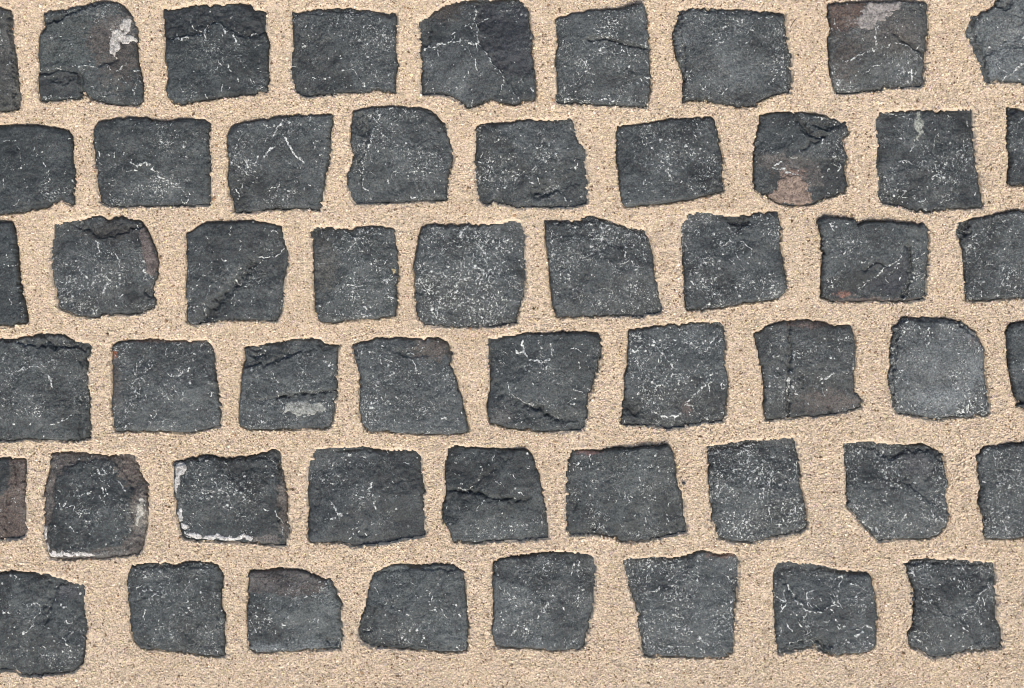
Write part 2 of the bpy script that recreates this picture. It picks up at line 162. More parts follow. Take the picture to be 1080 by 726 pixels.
  ft=[('L',[(610,20),(598,120),(585,230),(600,340)],3.0,28,1),('L',[(605,18),(700,14),(800,22)],2.0,18,-1),('P',890,75,38,45,(.12,.095,.088),.4),('P',860,60,40,30,(.14,.146,.142),.6),('P',740,170,150,150,(.105,.113,.11),.9),('P',740,300,140,65,(.135,.146,.144),.8),('P',880,200,45,110,(.13,.14,.137),.8),('L',[(830,30),(900,90),(925,130)],2.4,25,-1),('V',[(862,348),(868,372)],8,.8),('V',[(830,368),(850,360)],6,.7),('F',850,240,40,60,.6),('H',845,360,40,16,1.2),('L',[(650,362),(760,375),(800,370)],1.8,15,1)]),
 dict(o=(780, 335), lab='dark cobblestone cut off by right edge with chipped lower left corner, fourth row', b=.95, f=.5, tint=(1, 1, 1),
  pts=[(1015,30),(1080,15),(1380,20),(1390,340),(1080,345),(1045,338),(1060,322),(1045,305),(1035,260),(1020,180),(1015,100)],
  ft=[('K',[(1040,312),(1080,318)],2,7),('V',[(1030,220),(1040,290)],4,.4)]),
 # ---------------- fifth row
 dict(o=(0, 460), lab='cobblestone with crumbly brown right side, cut off by left edge of fifth row', b=.85, f=.35, tint=(1, 1, 1),
  pts=[(-300,75),(0,85),(50,82),(95,85),(98,130),(92,200),(98,300),(100,370),(75,390),(0,395),(-300,390)],
  ft=[('A',[(40,85),(98,85),(100,380),(0,392),(-40,390),(-20,250),(35,200)],(.088,.068,.056)),('L',[(45,85),(60,180),(20,250),(10,390)],1.4,60,-1),('H',80,330,22,40,1.8),('V',[(72,95),(76,130)],9,.3)]),
 dict(o=(0, 460), lab='smooth black-faced cobblestone framed by brown crust with white lower left corner, fifth row', b=.66, f=.45, tint=(.96, 1.01, 1.03),
  pts=[(195,65),(260,60),(340,65),(420,75),(460,68),(515,75),(525,110),(540,150),(560,180),(562,280),(555,350),(548,372),(546,415),(528,448),(440,460),(390,465),(300,465),(210,468),(185,460),(165,400),(160,370),(165,300),(165,200),(185,130)],
  ft=[('R',[(215,150),(270,112),(350,92),(420,88),(470,140),(503,200),(505,280),(498,370),(460,418),(320,438),(190,440),(182,380),(200,300),(212,220)],(.085,.075,.066),1.8),('P',528,300,34,70,(.17,.155,.13),.9),('M',[(532,282,13,28),(524,318,10,26),(536,252,8,16)],(.44,.42,.36)),('M',[(170,372,9,32),(176,425,11,30),(200,452,26,9),(250,451,55,11),(320,448,50,10)],(.58,.555,.51)),('V',[(285,228),(320,218),(345,212)],7,.9),('V',[(450,175),(478,205)],5,.9),('V',[(212,92),(216,120)],11,.6),('V',[(255,330),(280,365),(340,370)],4,.7),('V',[(495,375),(430,432)],5,.5),('F',390,280,80,80,.5),('P',500,130,50,60,(.10,.082,.068),.5),('P',400,450,100,14,(.13,.125,.115),.5),('V',[(370,140),(374,148)],7,.8)]),
 dict(o=(0, 460), lab='black cobblestone outlined in white mortar on its left and lower edges, fifth row', b=.66, f=.5, tint=(.96, 1.01, 1.02),
  pts=[(660,100),(740,80),(800,72),(870,85),(950,75),(1010,60),(1035,50),(1058,56),(1073,130),(1088,220),(1093,290),(1100,340),(1088,420),(1008,412),(950,405),(850,402),(720,395),(690,385),(672,330),(665,260),(660,180)],
  ft=[('M',[(690,122,22,24),(678,160,12,40),(672,195,8,20)],(.50,.48,.44)),('M',[(683,300,7,34),(700,345,14,14),(740,378,28,14),(800,386,50,10),(870,388,50,9),(925,384,38,10)],(.58,.56,.52)),('P',1075,250,20,160,(.095,.082,.07),.5),('P',1010,395,60,22,(.085,.078,.07),.5),('L',[(1040,60),(1060,200),(1050,400)],1.4,40,-1),('V',[(805,160),(830,200),(880,225),(920,215)],6,.7),('F',880,215,70,45,1),('F',770,120,50,40,.6),('L',[(670,115),(760,92),(1000,92)],1.6,30,-1)]),
 dict(o=(280, 460), lab='smooth dark cobblestone with few white specks and scalloped lower edge, fifth row', b=1.18, f=.3, tint=(1, 1, 1.01),
  pts=[(165,95),(190,48),(260,45),(375,40),(420,52),(500,52),(570,55),(588,75),(592,130),(602,180),(600,240),(605,300),(608,380),(560,388),(470,405),(400,412),(340,420),(290,405),(230,405),(165,400),(155,350),(165,290),(158,230),(160,170)],
  ft=[('V',[(250,252),(272,275),(290,300)],7,1),('V',[(225,315),(262,310),(295,305)],6,.7),('V',[(400,180),(396,208)],7,.9),('V',[(412,255),(420,270)],8,.9),('V',[(240,175),(262,185)],6,.7),('H',578,360,26,20,2.4),('H',375,365,32,26,1.4),('L',[(180,100),(260,62),(390,60)],1.6,25,-1),('K',[(195,200),(205,240),(190,270)],1.2,6),('V',[(350,345),(322,352)],6,.7),('L',[(165,340),(260,390),(400,395)],1.2,25,1),('F',320,90,90,30,.8),('F',390,220,60,60,1.0),('L',[(510,320),(560,290),(600,285)],1.0,40,1)]),
 dict(o=(280, 460), lab='smooth cobblestone with a wavy horizontal crack across its middle, fifth row', b=1.0, f=.32, tint=(1, 1.01, 1.01),
  pts=[(680,90),(690,50),(720,38),(800,42),(900,48),(1000,52),(1020,90),(1040,150),(1060,240),(1070,300),(1078,388),(1000,395),(900,400),(800,405),(710,400),(690,340),(672,320),(672,260),(685,220),(680,150)],
  ft=[('K',[(685,205),(740,205),(790,208),(850,228),(910,238),(1000,238)],1.9,8),('L',[(685,205),(790,200),(850,225),(1000,238)],1.6,55,1),('V',[(735,182),(765,170)],6,.7),('V',[(735,200),(790,198)],6,.7),('V',[(812,110),(826,120),(816,145)],6,.8),('V',[(800,280),(832,245)],5,.8),('V',[(960,212),(985,225)],5,.8),('K',[(800,180),(830,150),(870,120)],1.0,8),('F',770,85,60,25,.8),('F',1010,340,50,25,.9),('F',850,340,60,40,.5)]),
 dict(o=(560, 460), lab='wide charcoal cobblestone with yellowish flecks and undercut lower left edge, fifth row', b=1.21, f=.55, tint=(1.01, 1.01, .99),
  pts=[(145,65),(165,52),(250,55),(300,48),(400,45),(520,35),(540,60),(552,120),(558,190),(575,215),(582,290),(592,340),(590,365),(540,375),(470,392),(390,402),(340,400),(300,380),(240,372),(150,378),(132,360),(135,290),(132,200),(135,120)],
  ft=[('L',[(150,365),(220,352),(270,355),(330,388)],2.4,22,1),('V',[(240,350),(285,358),(305,380)],6,.6),('F',250,160,60,60,.7),('F',510,130,50,40,.6),('F',230,320,50,40,.7),('P',220,62,50,10,(.12,.075,.065),.5),('K',[(145,240),(165,255),(165,285)],1.2,6),('V',[(395,195),(405,190)],6,.8),('V',[(388,300),(395,295)],6,.8),('H',570,345,20,22,1.8),('V',[(545,305),(535,330)],7,.5)]),
 dict(o=(560, 460), lab='contrasty cobblestone densely white flecked with a small ring mark on right, fifth row', b=.85, f=.95, tint=(.99, 1, 1),
  pts=[(668,40),(740,30),(790,25),(830,15),(930,12),(1000,5),(1015,60),(1025,130),(1025,190),(1040,250),(1050,310),(1052,350),(1000,372),(920,385),(850,402),(770,402),(710,390),(700,340),(680,310),(688,280),(675,220),(675,130)],
  ft=[('V',[(920,190),(918,160),(940,142),(975,150)],5,.6),('V',[(950,178),(985,170)],9,.6),('H',950,175,34,30,1.2),('F',740,90,60,60,.8),('F',800,230,90,70,.6),('V',[(820,165),(890,90)],5,.5),('L',[(690,150),(700,280),(730,390)],1.4,22,1),('L',[(690,52),(780,50),(840,30)],1.6,30,-1)]),
 dict(o=(780, 460), lab='cobblestone tapering to a point at lower left with ragged black top edge, fifth row', b=.88, f=.85, tint=(1, 1, 1),
  pts=[(393,30),(450,25),(480,18),(560,28),(620,35),(700,30),(740,50),(770,65),(780,130),(790,180),(780,230),(795,300),(780,350),(750,380),(700,392),(620,390),(570,395),(530,402),(500,370),(450,320),(435,290),(410,270),(405,220),(405,140)],
  ft=[('V',[(560,175),(600,185),(680,235),(720,280),(750,320)],7,.6),('H',570,62,50,26,3),('L',[(500,50),(600,70),(720,60),(765,110)],2.2,35,-1),('P',670,110,55,45,(.09,.09,.088),.6),('F',560,140,50,50,.6),('V',[(735,350),(742,375)],10,.6),('L',[(640,190),(700,240),(770,300)],1.6,45,-1),('F',540,350,60,30,.7)]),
 dict(o=(780, 460), lab='speckled cobblestone with jagged left side, cut off by right edge of fifth row', b=.95, f=.75, tint=(1, 1, 1),
  pts=[(900,70),(930,42),(1000,32),(1080,25),(1300,30),(1310,390),(1080,385),(1000,392),(930,390),(925,310),(905,250),(915,200),(905,140)],
  ft=[('V',[(970,190),(1000,182)],8,.7),('V',[(965,100),(975,150)],4,.5),('F',1000,330,60,50,.6),('L',[(920,60),(930,200),(945,390)],1.4,20,1)]),
 # ---------------- bottom row
 dict(o=(0, 576), lab='large dark cobblestone with chipped upper right corner, leftmost in bottom row', b=.88, f=.5, tint=(.99, 1.01, 1.01),
  pts=[(-90,95),(0,98),(60,98),(140,100),(200,115),(270,140),(318,150),(318,250),(330,300),(322,370),(318,440),(280,480),(180,490),(80,495),(60,475),(0,475),(-90,475)],
  ft=[('L',[(250,145),(212,160),(200,205),(178,280)],2.0,45,1),('K',[(212,165),(200,210),(178,280)],1.2,8),('P',260,175,40,35,(.06,.062,.064),.5),('V',[(228,222),(245,228)],9,.9),('V',[(242,322),(285,318),(262,340)],5,.7),('V',[(95,330),(125,300)],6,.8),('F',140,430,80,40,.9),('V',[(20,248),(38,256)],8,.8),('V',[(20,365),(30,372)],7,.7),('F',110,320,40,30,.6)]),
 dict(o=(0, 576), lab='cobblestone with broken dark lower left corner and white specks, second in bottom row', b=.95, f=.6, tint=(1, 1.01, .99),
  pts=[(480,110),(492,75),(560,65),(630,65),(660,75),(700,62),(800,62),(830,80),(848,120),(840,190),(840,235),(855,260),(852,330),(855,422),(800,418),(700,405),(600,395),(540,390),(510,360),(495,320),(490,250),(480,180)],
  ft=[('L',[(495,300),(530,345),(600,385)],2.6,22,1),('V',[(615,285),(632,292),(625,308)],5,.8),('V',[(585,182),(620,190)],8,.7),('V',[(535,240),(575,235),(572,250)],4,.6),('V',[(545,120),(565,115)],7,.7),('V',[(635,235),(660,222)],6,.7),('F',600,180,60,50,.6),('F',760,160,60,70,.6),('L',[(505,85),(600,82),(820,85)],1.6,22,-1),('V',[(700,365),(770,330)],4,.4),('L',[(825,260),(830,415)],1.2,22,-1)]),
 dict(o=(0, 576), lab='small cobblestone with brown upper part and pale painted-lit lower rim, bottom row', b=1.18, f=.55, tint=(1, 1.01, 1.0),
  pts=[(945,95),(1000,92),(1058,84),(1118,88),(1168,100),(1228,125),(1258,122),(1278,175),(1298,220),(1293,270),(1306,320),(1293,390),(1208,395),(1108,400),(1008,405),(970,402),(945,390),(938,330),(938,250),(940,170)],
  ft=[('A',[(945,95),(1058,86),(1118,88),(1228,125),(1255,150),(1200,185),(1100,190),(1000,180),(945,180)],(.074,.064,.058)),('P',1010,383,70,22,(.13,.142,.14),.7),('P',1190,375,90,22,(.10,.11,.108),.7),('V',[(1275,350),(1290,352),(1285,385)],7,.5),('H',1258,365,24,18,2),('V',[(1068,125),(1082,128)],6,.6),('F',1190,300,50,40,.6),('F',1150,190,60,20,.7)]),  # pale patches on the lower rim: light on that edge painted in
 dict(o=(280, 576), lab='smooth cobblestone flaring wider toward its lower left, fourth in bottom row', b=1.18, f=.5, tint=(1, 1.01, 1.0),
  pts=[(405,105),(440,85),(480,70),(540,68),(580,75),(640,68),(700,68),(730,80),(755,95),(758,160),(768,230),(770,300),(770,400),(700,402),(600,395),(500,390),(400,382),(365,365),(350,330),(355,290),(375,230),(390,160)],
  ft=[('K',[(450,120),(465,180),(475,220)],.9,10),('K',[(672,90),(655,160)],.9,12),('V',[(720,225),(715,270)],5,.6),('V',[(685,185),(695,140)],5,.5),('H',385,300,30,40,1.2),('L',[(420,110),(560,88),(740,95)],1.6,22,-1),('F',560,310,90,40,.7),('F',430,240,40,40,.5),('L',[(375,355),(560,375),(765,378)],1.4,18,1)]),
 dict(o=(280, 576), lab='cobblestone narrowing downward with pale fleck cluster left of centre, fifth in bottom row', b=1.18, f=.62, tint=(1, 1, 1),
  pts=[(862,65),(900,45),(960,38),(1030,30),(1068,23),(1148,22),(1208,30),(1248,40),(1253,120),(1248,220),(1228,310),(1213,385),(1168,400),(1088,398),(1008,388),(950,388),(870,382),(858,330),(865,250),(860,150)],
  ft=[('F',1030,200,60,60,1.2),('V',[(1058,72),(1080,66)],9,.9),('V',[(895,260),(905,272)],9,.7),('V',[(930,340),(950,318)],7,.8),('F',1140,300,60,60,.5),('F',1150,100,50,30,.5),('F',900,250,30,70,.7),('P',900,345,35,30,(.085,.09,.09),.7)]),
 dict(o=(560, 576), lab='keystone-shaped cobblestone wide at top, densely speckled centre, in bottom row', b=1.21, f=.8, tint=(1, 1, 1),
  pts=[(348,60),(380,45),(450,45),(540,45),(600,32),(650,18),(700,32),(780,32),(790,60),(785,150),(775,250),(772,330),(765,400),(740,422),(620,428),(520,420),(430,420),(420,370),(405,300),(405,260),(385,190),(365,120)],
  ft=[('F',590,220,90,80,1.0),('P',730,36,60,10,(.12,.085,.07),.5),('V',[(445,175),(490,160)],6,.8),('F',440,95,40,40,.6),('V',[(355,78),(372,62)],4,.6),('L',[(395,80),(420,230),(440,400)],1.6,22,1),('V',[(636,350),(642,356)],8,.8)]),
 dict(o=(780, 576), lab='cobblestone with branching pale veins and a sandy chip in its bottom edge, bottom row', b=.85, f=.6, tint=(1, 1, 1),
  pts=[(132,85),(150,62),(220,65),(300,72),(380,92),(440,95),(495,102),(510,160),(522,240),(520,300),(522,350),(515,380),(480,405),(380,412),(330,408),(300,395),(285,378),(260,388),(200,402),(150,412),(135,350),(132,250),(125,170)],
  ft=[('V',[(180,150),(205,195),(250,240),(290,255),(325,240),(362,215),(375,170),(388,118)],7,.75),('V',[(362,125),(395,115)],8,.7),('V',[(420,135),(450,150),(488,175)],5,.8),('V',[(250,240),(240,300)],5,.7),('V',[(350,240),(370,290),(390,325)],7,.6),('V',[(395,318),(440,312),(490,300)],5,.7),('V',[(435,342),(462,325)],9,.9),('V',[(185,375),(230,360),(275,347)],5,.7),('V',[(225,308),(262,308)],4,.7),('L',[(180,378),(278,345),(310,355),(340,400)],2.4,30,1),('H',310,372,36,30,2.6),('L',[(175,140),(250,240),(330,240),(380,120)],.7,70,-1),('K',[(175,145),(210,195)],1.8,9),('F',450,220,50,30,.7),('L',[(150,85),(300,92),(490,120)],2.0,22,-1)]),
 dict(o=(780, 576), lab='cobblestone with narrow waist and crumbling left side, rightmost in bottom row', b=.85, f=.65, tint=(1, 1, 1),
  pts=[(622,65),(680,50),(740,50),(840,50),(920,62),(968,65),(975,130),(978,220),(975,270),(995,310),(1005,388),(940,395),(860,400),(800,418),(730,428),(700,405),(650,385),(640,330),(662,300),(665,240),(665,180),(640,110)],
  ft=[('V',[(800,275),(845,260),(890,225),(920,180),(950,140)],7,.6),('V',[(700,170),(730,225),(800,280)],5,.4),('F',845,255,50,30,.9),('L',[(700,100),(715,200),(790,275),(890,220),(950,130)],.7,80,-1),('V',[(680,105),(695,120)],8,.6),('L',[(650,75),(700,68),(960,82)],2.2,20,-1),('V',[(868,388),(885,380)],6,.6),('F',770,380,90,25,.5)]),
]

# ------------------------------------------------------------------ global lattice (photo pixels)
U0, V0 = -130.0, -70.0
NU, NV = int(1340 / G), int(880 / G)
SDF = np.full((NV, NU), -60.0, np.float32)      # >0 inside a stone


def outline(pts, ox, oy, seed):
    p = np.array(pts, float) / Z + np.array([ox, oy])
    q = []
    n = len(p)
    for i in range(n):                        # light corner cutting
        a, b = p[i], p[(i + 1) % n]
        q += [a * .93 + b * .07, a * .07 + b * .93]
    q = np.array(q)
    out = []
    for i in range(len(q)):
        a, b = q[i], q[(i + 1) % len(q)]
        m = max(1, int(np.hypot(*(b - a)) / .45))
        t = np.arange(m)[:, None] / m
        out.append(a + (b - a) * t)
    r = np.concatenate(out)
    tg = np.roll(r, -2, 0) - np.roll(r, 2, 0)
    nr = np.stack([tg[:, 1], -tg[:, 0]], 1) / (np.hypot(tg[:, 0], tg[:, 1])[:, None] + 1e-6)
    j = fbm(r[:, 0] + 31 * seed, r[:, 1], 9, 2, 5) * .9
    rough = .55 + 1.5 * np.clip(perlin(r[:, 0] / 28 + seed, r[:, 1] / 28, 9) + .25, 0, 1)
    j = j + fbm(r[:, 0], r[:, 1] + 17 * seed, 3.2, 2, 6) * rough
    j = j - 6 * np.clip(perlin(r[:, 0] / 7.5, r[:, 1] / 7.5 + 3 * seed, 14) - .38, 0, 1)
    return r + nr * j[:, None]


def inside_grid(poly, us, vs):
    res = np.zeros((len(vs), len(us)), bool)
    a = poly; b = np.roll(poly, -1, 0)
    for k, v in enumerate(vs):
        m = (a[:, 1] > v) != (b[:, 1] > v)
        if not m.any():
            continue
        xs = a[m, 0] + (v - a[m, 1]) / (b[m, 1] - a[m, 1]) * (b[m, 0] - a[m, 0])
        xs.sort()
        res[k] = (np.searchsorted(xs, us) % 2) == 1
    return res


def poly_dist(pts, x, y):
    """distance and side (+ = right hand of travel, photo y down) to an open polyline"""
    best = np.full(x.shape, 1e9); side = np.ones(x.shape)
    for (ax, ay), (bx, by) in zip(pts[:-1], pts[1:]):
        dx, dy = bx - ax, by - ay
        t = np.clip(((x - ax) * dx + (y - ay) * dy) / (dx * dx + dy * dy + 1e-9), 0, 1)
        d = np.hypot(x - ax - t * dx, y - ay - t * dy)
        s = np.sign(dx * (y - ay) - dy * (x - ax))
        m = d < best
        best = np.where(m, d, best); side = np.where(m, s, side)
    return best, side


def in_poly(pts, x, y):
    c = np.zeros(x.shape, bool)
    n = len(pts)
    for i in range(n):
        ax, ay = pts[i]; bx, by = pts[(i + 1) % n]
        m = (ay > y) != (by > y)
        xx = ax + (y - ay) / (by - ay + 1e-9) * (bx - ax)
        c ^= m & (x < xx)
    return c


def mesh_from(name, verts, quads, tris, mat, smooth=True, attrs=None):
    me = bpy.data.meshes.new(name)
    nq = len(quads); nt = len(tris)
    me.vertices.add(len(verts))
    me.vertices.foreach_set('co', np.asarray(verts, np.float32).ravel())
    loops = np.concatenate([np.asarray(quads, np.int32).ravel(), np.asarray(tris, np.int32).ravel()]) if nt else np.asarray(quads, np.int32).ravel()
    me.loops.add(len(loops)); me.loops.foreach_set('vertex_index', loops)
    starts = np.concatenate([np.arange(nq) * 4, nq * 4 + np.arange(nt) * 3]).astype(np.int32)
    me.polygons.add(nq + nt)
    me.polygons.foreach_set('loop_start', starts)
    me.polygons.foreach_set('use_smooth', np.full(nq + nt, smooth))
    me.update(calc_edges=True)
    for k, arr in (attrs or {}).items():
        at = me.attributes.new(k, 'FLOAT_COLOR', 'POINT')
        a4 = np.ones((len(verts), 4), np.float32); a4[:, :3] = arr
        at.data.foreach_set('color', a4.ravel())
    me.validate()
    me.materials.append(mat)
    return me

# ------------------------------------------------------------------ materials


def new_mat(name):
    m = bpy.data.materials.new(name); m.use_nodes = True
    nt = m.node_tree; nt.nodes.clear()
    out = nt.nodes.new('ShaderNodeOutputMaterial')
    bs = nt.nodes.new('ShaderNodeBsdfPrincipled')
    nt.links.new(bs.outputs[0], out.inputs[0])
    return m, nt, bs


class N:
    def __init__(self, nt): self.nt = nt

    def math(self, op, a, b=None, c=None, clamp=False):
        n = self.nt.nodes.new('ShaderNodeMath'); n.operation = op; n.use_clamp = clamp
        for i, v in enumerate((a, b, c)):
            if v is None: continue
            if hasattr(v, 'links'): self.nt.links.new(v, n.inputs[i])
            else: n.inputs[i].default_value = v
        return n.outputs[0]

    def noise(self, vec, scale, detail=2, rough=.5, dist=0):
        n = self.nt.nodes.new('ShaderNodeTexNoise')
        n.inputs['Scale'].default_value = scale; n.inputs['Detail'].default_value = detail
        n.inputs['Roughness'].default_value = rough; n.inputs['Distortion'].default_value = dist
        self.nt.links.new(vec, n.inputs['Vector'])
        return n.outputs['Fac']

    def voro(self, vec, scale):
        n = self.nt.nodes.new('ShaderNodeTexVoronoi'); n.inputs['Scale'].default_value = scale
        self.nt.links.new(vec, n.inputs['Vector'])
        return n

    def ramp(self, v, lo, hi, a=0., b=1.):
        n = self.nt.nodes.new('ShaderNodeMapRange'); n.interpolation_type = 'SMOOTHSTEP'
        self.nt.links.new(v, n.inputs[0])
        for i, q in enumerate((lo, hi, a, b)):
            if hasattr(q, 'links'): self.nt.links.new(q, n.inputs[i + 1])
            else: n.inputs[i + 1].default_value = q
        return n.outputs[0]

    def mix(self, f, a, b, mode='MIX'):
        n = self.nt.nodes.new('ShaderNodeMix'); n.data_type = 'RGBA'; n.blend_type = mode
        for s, v in ((n.inputs[0], f), (n.inputs[6], a), (n.inputs[7], b)):
            if hasattr(v, 'links'): self.nt.links.new(v, s)
            else: s.default_value = v if isinstance(v, float) else (*v, 1)
        return n.outputs[2]

    def attr(self, name):
        n = self.nt.nodes.new('ShaderNodeAttribute'); n.attribute_name = name
        return n


def stone_material():
    m, nt, bs = new_mat('basalt'); n = N(nt)
    tc = nt.nodes.new('ShaderNodeTexCoord'); oi = nt.nodes.new('ShaderNodeObjectInfo')
    cx = nt.nodes.new('ShaderNodeCombineXYZ')
    nt.links.new(n.math('MULTIPLY', oi.outputs['Random'], 7.0), cx.inputs[0])
    nt.links.new(n.math('MULTIPLY', oi.outputs['Random'], 3.0), cx.inputs[1])
    va = nt.nodes.new('ShaderNodeVectorMath'); va.operation = 'ADD'
    nt.links.new(tc.outputs['Object'], va.inputs[0]); nt.links.new(cx.outputs[0], va.inputs[1])
    P = va.outputs[0]
    tone = n.attr('tone').outputs['Color']
    mk = nt.nodes.new('ShaderNodeSeparateColor'); nt.links.new(n.attr('marks').outputs['Color'], mk.inputs[0])
    fleck, vein = mk.outputs[0], mk.outputs[1]
    grain = n.noise(P, 620, 4, .65)
    grain2 = n.noise(P, 1500, 2, .6)
    cloud = n.noise(P, 38, 4, .6)
    g = n.ramp(grain, .30, .72, .38, 1.75)
    g = n.math('MULTIPLY', g, n.ramp(cloud, .3, .7, .72, 1.3))
    g = n.math('MULTIPLY', g, n.ramp(grain2, .3, .7, .60, 1.42))
    pit = n.ramp(n.noise(P, 290, 4, .7), .30, .41, .34, 1.)
    hair = n.ramp(n.math('ABSOLUTE', n.math('SUBTRACT', n.noise(P, 85, 5, .68), .5)), .002, .016, .4, 1.)
    hair = n.math('MAXIMUM', hair, n.ramp(n.noise(P, 120, 2), .42, .55, 1., 0.))
    g = n.math('MULTIPLY', g, n.math('MULTIPLY', pit, hair))
    col = n.mix(1.0, tone, g, 'MULTIPLY')
    # pale mineral flecks: short broken squiggles that cluster, and single dots
    clus = n.math('ADD', n.math('ADD', n.math('MULTIPLY', n.noise(P, 90, 4, .65), .55), n.math('SUBTRACT', n.math('MULTIPLY', n.noise(P, 32, 3, .6), 1.05), .30)), n.math('MULTIPLY', fleck, .34))
    cm = n.ramp(clus, .60, 1.0)
    sq = n.noise(P, 210, 4, .65, .6)
    line = n.ramp(n.math('ABSOLUTE', n.math('SUBTRACT', sq, .5)), .008, .034, 1., 0.)
    brk = n.ramp(n.noise(P, 480, 3, .6), .49, .57)
    f1 = n.math('MULTIPLY', n.math('MULTIPLY', line, brk), cm)
    speck = n.ramp(n.math('ADD', n.noise(P, 720, 3, .7), n.math('MULTIPLY', cm, .12)), .71, .82)
    clump = n.math('MULTIPLY', n.ramp(n.math('ADD', n.noise(P, 340, 4, .7), n.math('MULTIPLY', cm, .13)), .685, .73), n.ramp(cm, .05, .4))
    f1 = n.math('MAXIMUM', n.math('MAXIMUM', f1, clump), n.math('MULTIPLY', speck, .3))

    def dot(scale, share, r):
        vo = n.voro(P, scale)
        sepc = nt.nodes.new('ShaderNodeSeparateColor'); nt.links.new(vo.outputs['Color'], sepc.inputs[0])
        thr = n.math('SUBTRACT', 1.0, n.math('ADD', .012, n.math('MULTIPLY', cm, share)))
        dst = n.math('ADD', vo.outputs['Distance'], n.math('MULTIPLY', n.math('SUBTRACT', n.noise(P, scale * 2.5, 2), .5), .5))
        o = n.math('MULTIPLY', n.ramp(dst, r * .6, r, 1., 0.), n.math('GREATER_THAN', sepc.outputs[0], thr))
        return n.math('MULTIPLY', o, n.ramp(sepc.outputs[1], 0., 1., .3, 1.))
    dots = n.math('MAXIMUM', dot(520, .07, .42), dot(270, .10, .36))
    vn = n.math('MULTIPLY', n.math('SUBTRACT', n.noise(P, 470, 4, .72), .5), 2.7)
    v1 = n.math('MULTIPLY', n.ramp(n.math('ADD', vein, vn), .50, .68), n.ramp(vein, .06, .3))
    fl = n.math('MAXIMUM', f1, n.math('MAXIMUM', dots, v1))
    sq2 = n.noise(P, 150, 5, .7, .8)
    grey = n.math('MULTIPLY', n.ramp(n.math('ABSOLUTE', n.math('SUBTRACT', sq2, .5)), .012, .05, 1., 0.), n.ramp(n.noise(P, 380, 3, .65), .47, .60))
    grey = n.math('MULTIPLY', grey, n.ramp(clus, .42, .85))
    col = n.mix(n.math('MULTIPLY', grey, .75), col, (.115, .122, .116))
    smu = n.math('MULTIPLY', n.ramp(n.math('ADD', n.noise(P, 48, 5, .62), n.math('MULTIPLY', fleck, .12)), .50, .78), n.ramp(n.noise(P, 640, 3, .65), .36, .66))
    col = n.mix(n.math('MULTIPLY', smu, .62), col, (.105, .113, .108))
    pale = n.mix(n.ramp(n.noise(P, 420, 2), .35, .65), (.14, .148, .138), (.56, .57, .53))
    col = n.mix(n.math('MULTIPLY', fl, .95, clamp=True), col, pale)
    nt.links.new(col, bs.inputs['Base Color'])
    nt.links.new(n.ramp(grain, .3, .7, .55, .8), bs.inputs['Roughness'])
    bs.inputs['Specular IOR Level'].default_value = .35
    h = n.math('ADD', n.math('MULTIPLY', grain, .6), n.math('MULTIPLY', n.noise(P, 240, 5, .65), 1.0))
    h = n.math('ADD', h, n.math('MULTIPLY', fl, .25))
    bp = nt.nodes.new('ShaderNodeBump'); bp.inputs['Strength'].default_value = .8; bp.inputs['Distance'].default_value = .0014
    nt.links.new(h, bp.inputs['Height']); nt.links.new(bp.outputs[0], bs.inputs['Normal'])
    return m


def crust_material(col):
    col = tuple(x * .82 for x in col)
    m, nt, bs = new_mat('mortar_crust'); n = N(nt)
    tc = nt.nodes.new('ShaderNodeTexCoord'); P = tc.outputs['Object']
    a = n.ramp(n.noise(P, 420, 4, .65), .3, .7)
    c = n.mix(a, tuple(x * .55 for x in col), tuple(min(.8, x * 1.2) for x in col))
    c = n.mix(n.ramp(n.noise(P, 900, 2), .56, .66), c, tuple(x * .3 for x in col))
    c = n.mix(n.ramp(n.noise(P, 230, 4, .65), .50, .64), c, tuple(x * .42 for x in col))
    nt.links.new(c, bs.inputs['Base Color']); bs.inputs['Roughness'].default_value = .9
    bs.inputs['Specular IOR Level'].default_value = .2
    bp = nt.nodes.new('ShaderNodeBump'); bp.inputs['Strength'].default_value = .7; bp.inputs['Distance'].default_value = .001
    nt.links.new(n.noise(P, 500, 4, .6), bp.inputs['Height']); nt.links.new(bp.outputs[0], bs.inputs['Normal'])
    return m


def sand_material():
    m, nt, bs = new_mat('sand'); n = N(nt)
    tone = n.attr('tone').outputs['Color']
    tc = nt.nodes.new('ShaderNodeTexCoord'); P = tc.outputs['Object']
    a = n.ramp(n.noise(P, 1300, 3, .6), .3, .7, .72, 1.25)
    b = n.ramp(n.noise(P, 14, 4, .6), .3, .7, .98, 1.02)
    c = n.mix(1.0, tone, n.math('MULTIPLY', a, b), 'MULTIPLY')
    vo = n.voro(P, 480); sc_ = nt.nodes.new('ShaderNodeSeparateColor'); nt.links.new(vo.outputs['Color'], sc_.inputs[0])
    c = n.mix(1.0, c, n.ramp(sc_.outputs[0], 0., 1., .86, 1.10), 'MULTIPLY')
    bp = nt.nodes.new('ShaderNodeBump'); bp.inputs['Strength'].default_value = .4; bp.inputs['Distance'].default_value = .0010
    nt.links.new(n.math('SUBTRACT', 1.0, vo.outputs['Distance']), bp.inputs['Height']); nt.links.new(bp.outputs[0], bs.inputs['Normal'])
    nt.links.new(c, bs.inputs['Base Color']); bs.inputs['Roughness'].default_value = .8
    bs.inputs['Specular IOR Level'].default_value = .25
    return m


BASALT = stone_material()
SAND = sand_material()
EDGE_DROP = 5.6      # mm
TOP = 4.6            # mm above the sand
DEPTH = 85.0         # mm of stone below the sand line


